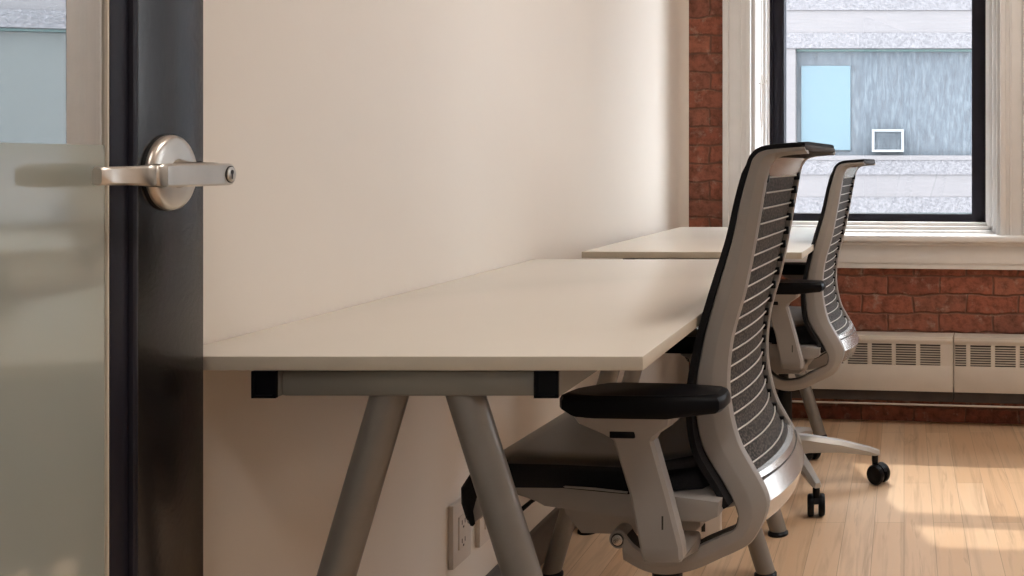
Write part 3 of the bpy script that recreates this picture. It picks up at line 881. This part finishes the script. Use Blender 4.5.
    lathe(bm, [(0.085, 0.040), (0.088, 0.045), (0.158, 0.043), (0.173, 0.034), (0.175, 0.029)], (HX, 0, 0), (0, 0, 1), 30)
    link('base_hub', bm, M['base_metal'], root)
    for k in range(5):
        a = R(-168 + 72*k)
        d = Vector((math.cos(a), math.sin(a), 0)); t = Vector((-d.y, d.x, 0))
        bm = bmesh.new(); rings = []
        for (r, zt, zb, w) in ((0.030, 0.166, 0.100, 0.027), (0.08, 0.159, 0.108, 0.024), (0.18, 0.139, 0.104, 0.019), (0.27, 0.114, 0.090, 0.0155), (0.288, 0.107, 0.088, 0.0150), (0.302, 0.102, 0.088, 0.010)):
            c = Vector((HX, 0, 0)) + d*r
            rings.append([c + t*w*0.55 + Vector((0, 0, zt)), c - t*w*0.55 + Vector((0, 0, zt)), c - t*w + Vector((0, 0, zt-0.012)), c - t*w*0.8 + Vector((0, 0, zb)), c + t*w*0.8 + Vector((0, 0, zb)), c + t*w + Vector((0, 0, zt-0.012))])
        loft(bm, rings)
        link('base_leg', bm, M['base_metal'], root, smooth=40)
        # twin-wheel caster, trailing a little to one side
        ca = R([57, 40, 100, 15, -170][k])
        axd = Vector((math.cos(ca), math.sin(ca), 0)); tr = Vector((-axd.y, axd.x, 0))
        stem = Vector((HX, 0, 0)) + d*0.288
        bm = bmesh.new()
        lathe(bm, [(0.058, 0.0085), (0.070, 0.0105), (0.089, 0.0105)], stem, (0, 0, 1), 16)
        wc = stem + tr*0.014 + Vector((0, 0, 0.0315))
        # hood over the wheels
        hood = []
        for q in range(9):
            th = R(20 + 140*q/8)
            for rr in (0.0325,):
                hood.append((math.cos(th)*rr, math.sin(th)*rr))
        ra = [wc + tr*x + Vector((0, 0, z)) for x, z in hood]; 
        ri = [wc + tr*x*0.8 + Vector((0, 0, z*0.8)) for x, z in hood]
        loft(bm, [[p - axd*0.007 for p in ra + ri[::-1]], [p + axd*0.007 for p in ra + ri[::-1]]])
        cs = link('caster', bm, M['black'], root, smooth=40)
        for sg in (-1, 1):
            bm = bmesh.new()
            lathe(bm, [(0.006, 0.024), (0.007, 0.0295), (0.011, 0.0315), (0.020, 0.0315), (0.0245, 0.0285), (0.0255, 0.020), (0.0245, 0.008)], wc, axd*sg, 28)
            link('wheel', bm, M['black'], cs, smooth=45)
    return root

simple_mats = dict(roll=simple('charcoal_roll_fabric', (0.055, 0.05, 0.05), rough=0.8, var=0.3, scale=260, bump=0.3, bscale=700))

def copy_tree(o, parent=None):
    c = o.copy(); COL.objects.link(c); c.parent = parent
    for ch in list(o.children): copy_tree(ch, c)
    return c

ch1 = make_chair()
ch1.location = (-0.454, 1.68, 0); ch1.rotation_euler = (0, 0, R(176))
tag(ch1, 'near grey and black mesh office chair pulled up to the near desk', 'chair', 'task chairs at the desks')
ch2 = copy_tree(ch1)
ch2.location = (-0.417, 3.0, 0); ch2.rotation_euler = (0, 0, R(176))
for c in ch2.children:                 # the far seat is set a little lower, its arms a little higher
    if c.name.split('.')[0] not in ('base_leg', 'caster', 'base_hub', 'gas_column', 'armrest'): c.location.z = -0.022
tag(ch2, 'far grey and black mesh office chair in front of the window and heater', 'chair', 'task chairs at the desks')

# ------------------------------------------------------------------ small things
def outlet(y0, y1, z0, z1, label):
    root = empty('wall_outlet', (WX, (y0+y1)/2, (z0+z1)/2))
    tag(root, label, 'outlet', 'outlets under the near desk')
    h, w = (z1-z0)/2, (y1-y0)/2
    bm = bmesh.new(); box(bm, 0.0, 0.011, -w, w, -h, h, bev=0.002)
    link('plate', bm, M['outlet'], root)
    bm = bmesh.new(); box(bm, 0.010, 0.0135, -0.018, 0.018, -0.034, 0.034, bev=0.001)
    ins = link('socket', bm, M['outlet'], root)
    bm = bmesh.new()
    for zc in (-0.019, 0.019):
        box(bm, 0.0130, 0.0139, -0.0075, -0.0055, zc-0.004, zc+0.005); box(bm, 0.0130, 0.0139, 0.0055, 0.0075, zc-0.004, zc+0.005)
        box(bm, 0.0130, 0.0139, -0.0022, 0.0022, zc-0.012, zc-0.008)
    link('slot', bm, M['dark_hole'], ins, smooth=0)
outlet(1.945, 2.025, 0.186, 0.316, 'white wall outlet half seen left of the near desk leg')
outlet(2.068, 2.148, 0.182, 0.312, 'white wall plate farther back, partly behind the near desk leg')

bm = bmesh.new()
box(bm, -0.075, 0.05, -0.045, 0.045, 0.0, 0.085, bev=0.008, seg=3)
o = link('power_adapter', bm, M['outlet'], None, loc=(-0.550, 2.62, 0), rot=(0, 0, R(12)))  # plain small white box with a dark slot
tag(o, 'small white box on the floor glimpsed beneath the near chair', 'box')
bm = bmesh.new(); box(bm, -0.004, 0.006, -0.0470, -0.0440, 0.022, 0.044)
link('slot', bm, M['dark_hole'], o, smooth=0)

# unseen fill panels added at the ceiling to brighten the office and hall side
def ceiling_light(x, y, w, l, mat, label):
    root = empty('ceiling_light', (x, y, CEIL))
    tag(root, label, 'ceiling light', 'ceiling lights above the picture')
    bm = bmesh.new()
    box(bm, -w/2-0.03, -w/2, -l/2-0.03, l/2+0.03, -0.05, 0.0); box(bm, w/2, w/2+0.03, -l/2-0.03, l/2+0.03, -0.05, 0.0)
    box(bm, -w/2, w/2, -l/2-0.03, -l/2, -0.05, 0.0); box(bm, -w/2, w/2, l/2, l/2+0.03, -0.05, 0.0)
    link('housing', bm, M['white'], root, smooth=0)
    link('diffuser', bx(-w/2, w/2, -l/2, l/2, -0.045, -0.035), mat, root, smooth=0)
ceiling_light(1.0, 2.0, 0.6, 1.2, M['lamp'], 'flat ceiling light over the middle of the office')
ceiling_light(0.3, -0.8, 0.5, 0.5, M['hall_lamp'], 'square ceiling light in the hall outside the door')

# ------------------------------------------------------------------ the building across the street
def bz(y): return 1.013 - (y-163)/53.2
def bX(x): return (x-904)/53.2
BY = 18.0
bld = empty('office_building', (0, BY, -8.0))
tag(bld, 'pale stone building with a wide blue window across the street', 'building')
def bb(bm, x0, x1, y0, y1, z0, z1, bev=0.0): box(bm, x0, x1, y0-0.0, y1, z0+8.0, z1+8.0, bev=bev)
FLOORS = 3.085
X0, X1 = -12.0, 14.0
wz0, wz1 = bz(155.5), bz(48.5)           # blue window zone
piers = [(-12.0, -9.2), (-6.9, -6.0), (-2.6, bX(795.5)), (3.2, 3.6), (5.6, 6.2), (11.0, 11.6), (12.2, 14.0)]
bm = bmesh.new(); bg = bmesh.new()
for fl_ in range(-2, 4):
    o_ = fl_*FLOORS
    bb(bm, X0, X1, 0.0, 0.6, bz(197)+o_, bz(174.5)+o_)            # smooth course below the sill band
    bb(bm, X0, X1, -0.05, 0.6, bz(160)+o_, bz(155.5)+o_)          # sill
    for pa, pb in piers: bb(bm, pa, pb, 0.0, 0.6, wz0+o_, wz1+o_)
    bb(bg, X0, X1, -0.03, 0.6, bz(174.5)+o_, bz(160)+o_)
    bb(bg, X0, X1, -0.03, 0.6, wz1+o_, bz(33)+o_)
bb(bm, X0, X1, 0.3, 6.0, -8.0, 13.0)
link('facade', bm, M['stone'], bld, smooth=0)
link('granite_band', bg, M['granite'], bld, smooth=0)
for fl_ in range(-2, 4):
    o_ = fl_*FLOORS
    for (pa, pb) in zip(piers[:-1], piers[1:]):
        xa, xb = pa[1], pb[0]
        wf = link('window', bx(xa, xb, 0.20, 0.30, wz0+o_+8, wz1+o_+8), M['streak'], bld, smooth=0)
        if fl_ == 0 and abs(xa-bX(795.5)) < 0.01:
            link('blind', bx(bX(800.5), bX(850), 0.15, 0.22, bz(150)+8, bz(65)+8), M['cyan'], wf, smooth=0)
        else:
            link('blind', bx(xa+0.08, xb-0.08, 0.15, 0.22, wz0+o_+8.06, wz1+o_+7.95), M['pale_blind'], wf, smooth=0)
        link('head_frame', bx(xa, xb, 0.14, 0.24, wz1+o_+7.96, wz1+o_+8.0), M['green_dark'], wf, smooth=0)
        link('bottom_frame', bx(xa, xb, 0.14, 0.24, wz0+o_+8.0, wz0+o_+8.06), M['streak'], wf, smooth=0)
ac = empty('air_conditioner', (bX(888), BY, bz(152)))
tag(ac, 'white window air conditioner set in the blue window opposite', 'air conditioner')
bm = bmesh.new()
w_, h_ = 0.30, 0.425
box(bm, -w_, w_, -0.10, 0.2, 0, 0.045); box(bm, -w_, w_, -0.10, 0.2, h_-0.045, h_); box(bm, -w_, -w_+0.05, -0.098, 0.2, 0.046, h_-0.046); box(bm, w_-0.05, w_, -0.098, 0.2, 0.046, h_-0.046)
link('casing', bm, M['ac_white'], ac, smooth=0)
bm = bmesh.new()
for k in range(12):
    z = 0.05 + k*0.027; box(bm, -w_+0.045, w_-0.045, -0.07, -0.05, z, z+0.014)
link('grille', bm, M['streak'], ac, smooth=0)
link('coil', bx(-w_+0.04, w_-0.04, -0.045, 0.1, 0.04, h_-0.04), M['streak'], ac, smooth=0)
tag(link('street', bx(-30, 30, 4.6, 40, -8.1, -8.0), M['street'], smooth=0), 'grey street below the windows', 'street', kind='structure')

# ------------------------------------------------------------------ light
SKY, SUN = 13.0, 2.9
wd = bpy.data.worlds.new('World'); S.world = wd; wd.use_nodes = True
bgd = wd.node_tree.nodes['Background']; bgd.inputs[0].default_value = (0.90, 0.95, 1.0, 1); bgd.inputs[1].default_value = SKY
sl = bpy.data.lights.new('sun', 'SUN'); sl.energy = SUN; sl.angle = R(0.6); sl.color = (1.0, 0.92, 0.80)
so = bpy.data.objects.new('sun', sl); COL.objects.link(so)
so.rotation_euler = Vector((0.36, -1.0, -1.436)).to_track_quat('-Z', 'Y').to_euler(); so.location = (-4, 12, 16)
for (U0, U1) in (WIN1, WIN2, WIN3):
    pl = bpy.data.lights.new('sky_portal', 'AREA'); pl.shape = 'RECTANGLE'; pl.size = U1-U0; pl.size_y = HEAD_Z-SILL_Z
    pl.cycles.is_portal = True
    po = bpy.data.objects.new('sky_portal', pl); COL.objects.link(po)
    po.location = W((U0+U1)/2, 0.30, (SILL_Z+HEAD_Z)/2)
    n = W(0, -1) - W(0, 0)
    po.rotation_euler = n.to_track_quat('-Z', 'Z').to_euler()

# ------------------------------------------------------------------ camera
cam = bpy.data.cameras.new('camera'); cam.sensor_width = 36.0; cam.sensor_fit = 'HORIZONTAL'
cam.lens = 958*36/1024
cam.shift_x = -(904-512)/1024; cam.shift_y = -(288-163)/1024
cam.clip_start = 0.05
co = bpy.data.objects.new('camera', cam); COL.objects.link(co)
co.location = (0, 0, 1.013); co.rotation_euler = (R(90), 0, 0)
S.camera = co

S.view_settings.view_transform = 'Standard'; S.view_settings.look = 'None'
S.view_settings.gamma = 1.0; S.view_settings.use_curve_mapping = False
S.view_settings.exposure = 0.0
S.cycles.use_denoising = True
S.cycles.max_bounces = 10; S.cycles.diffuse_bounces = 6; S.cycles.transparent_max_bounces = 16
S.cycles.sample_clamp_indirect = 6.0
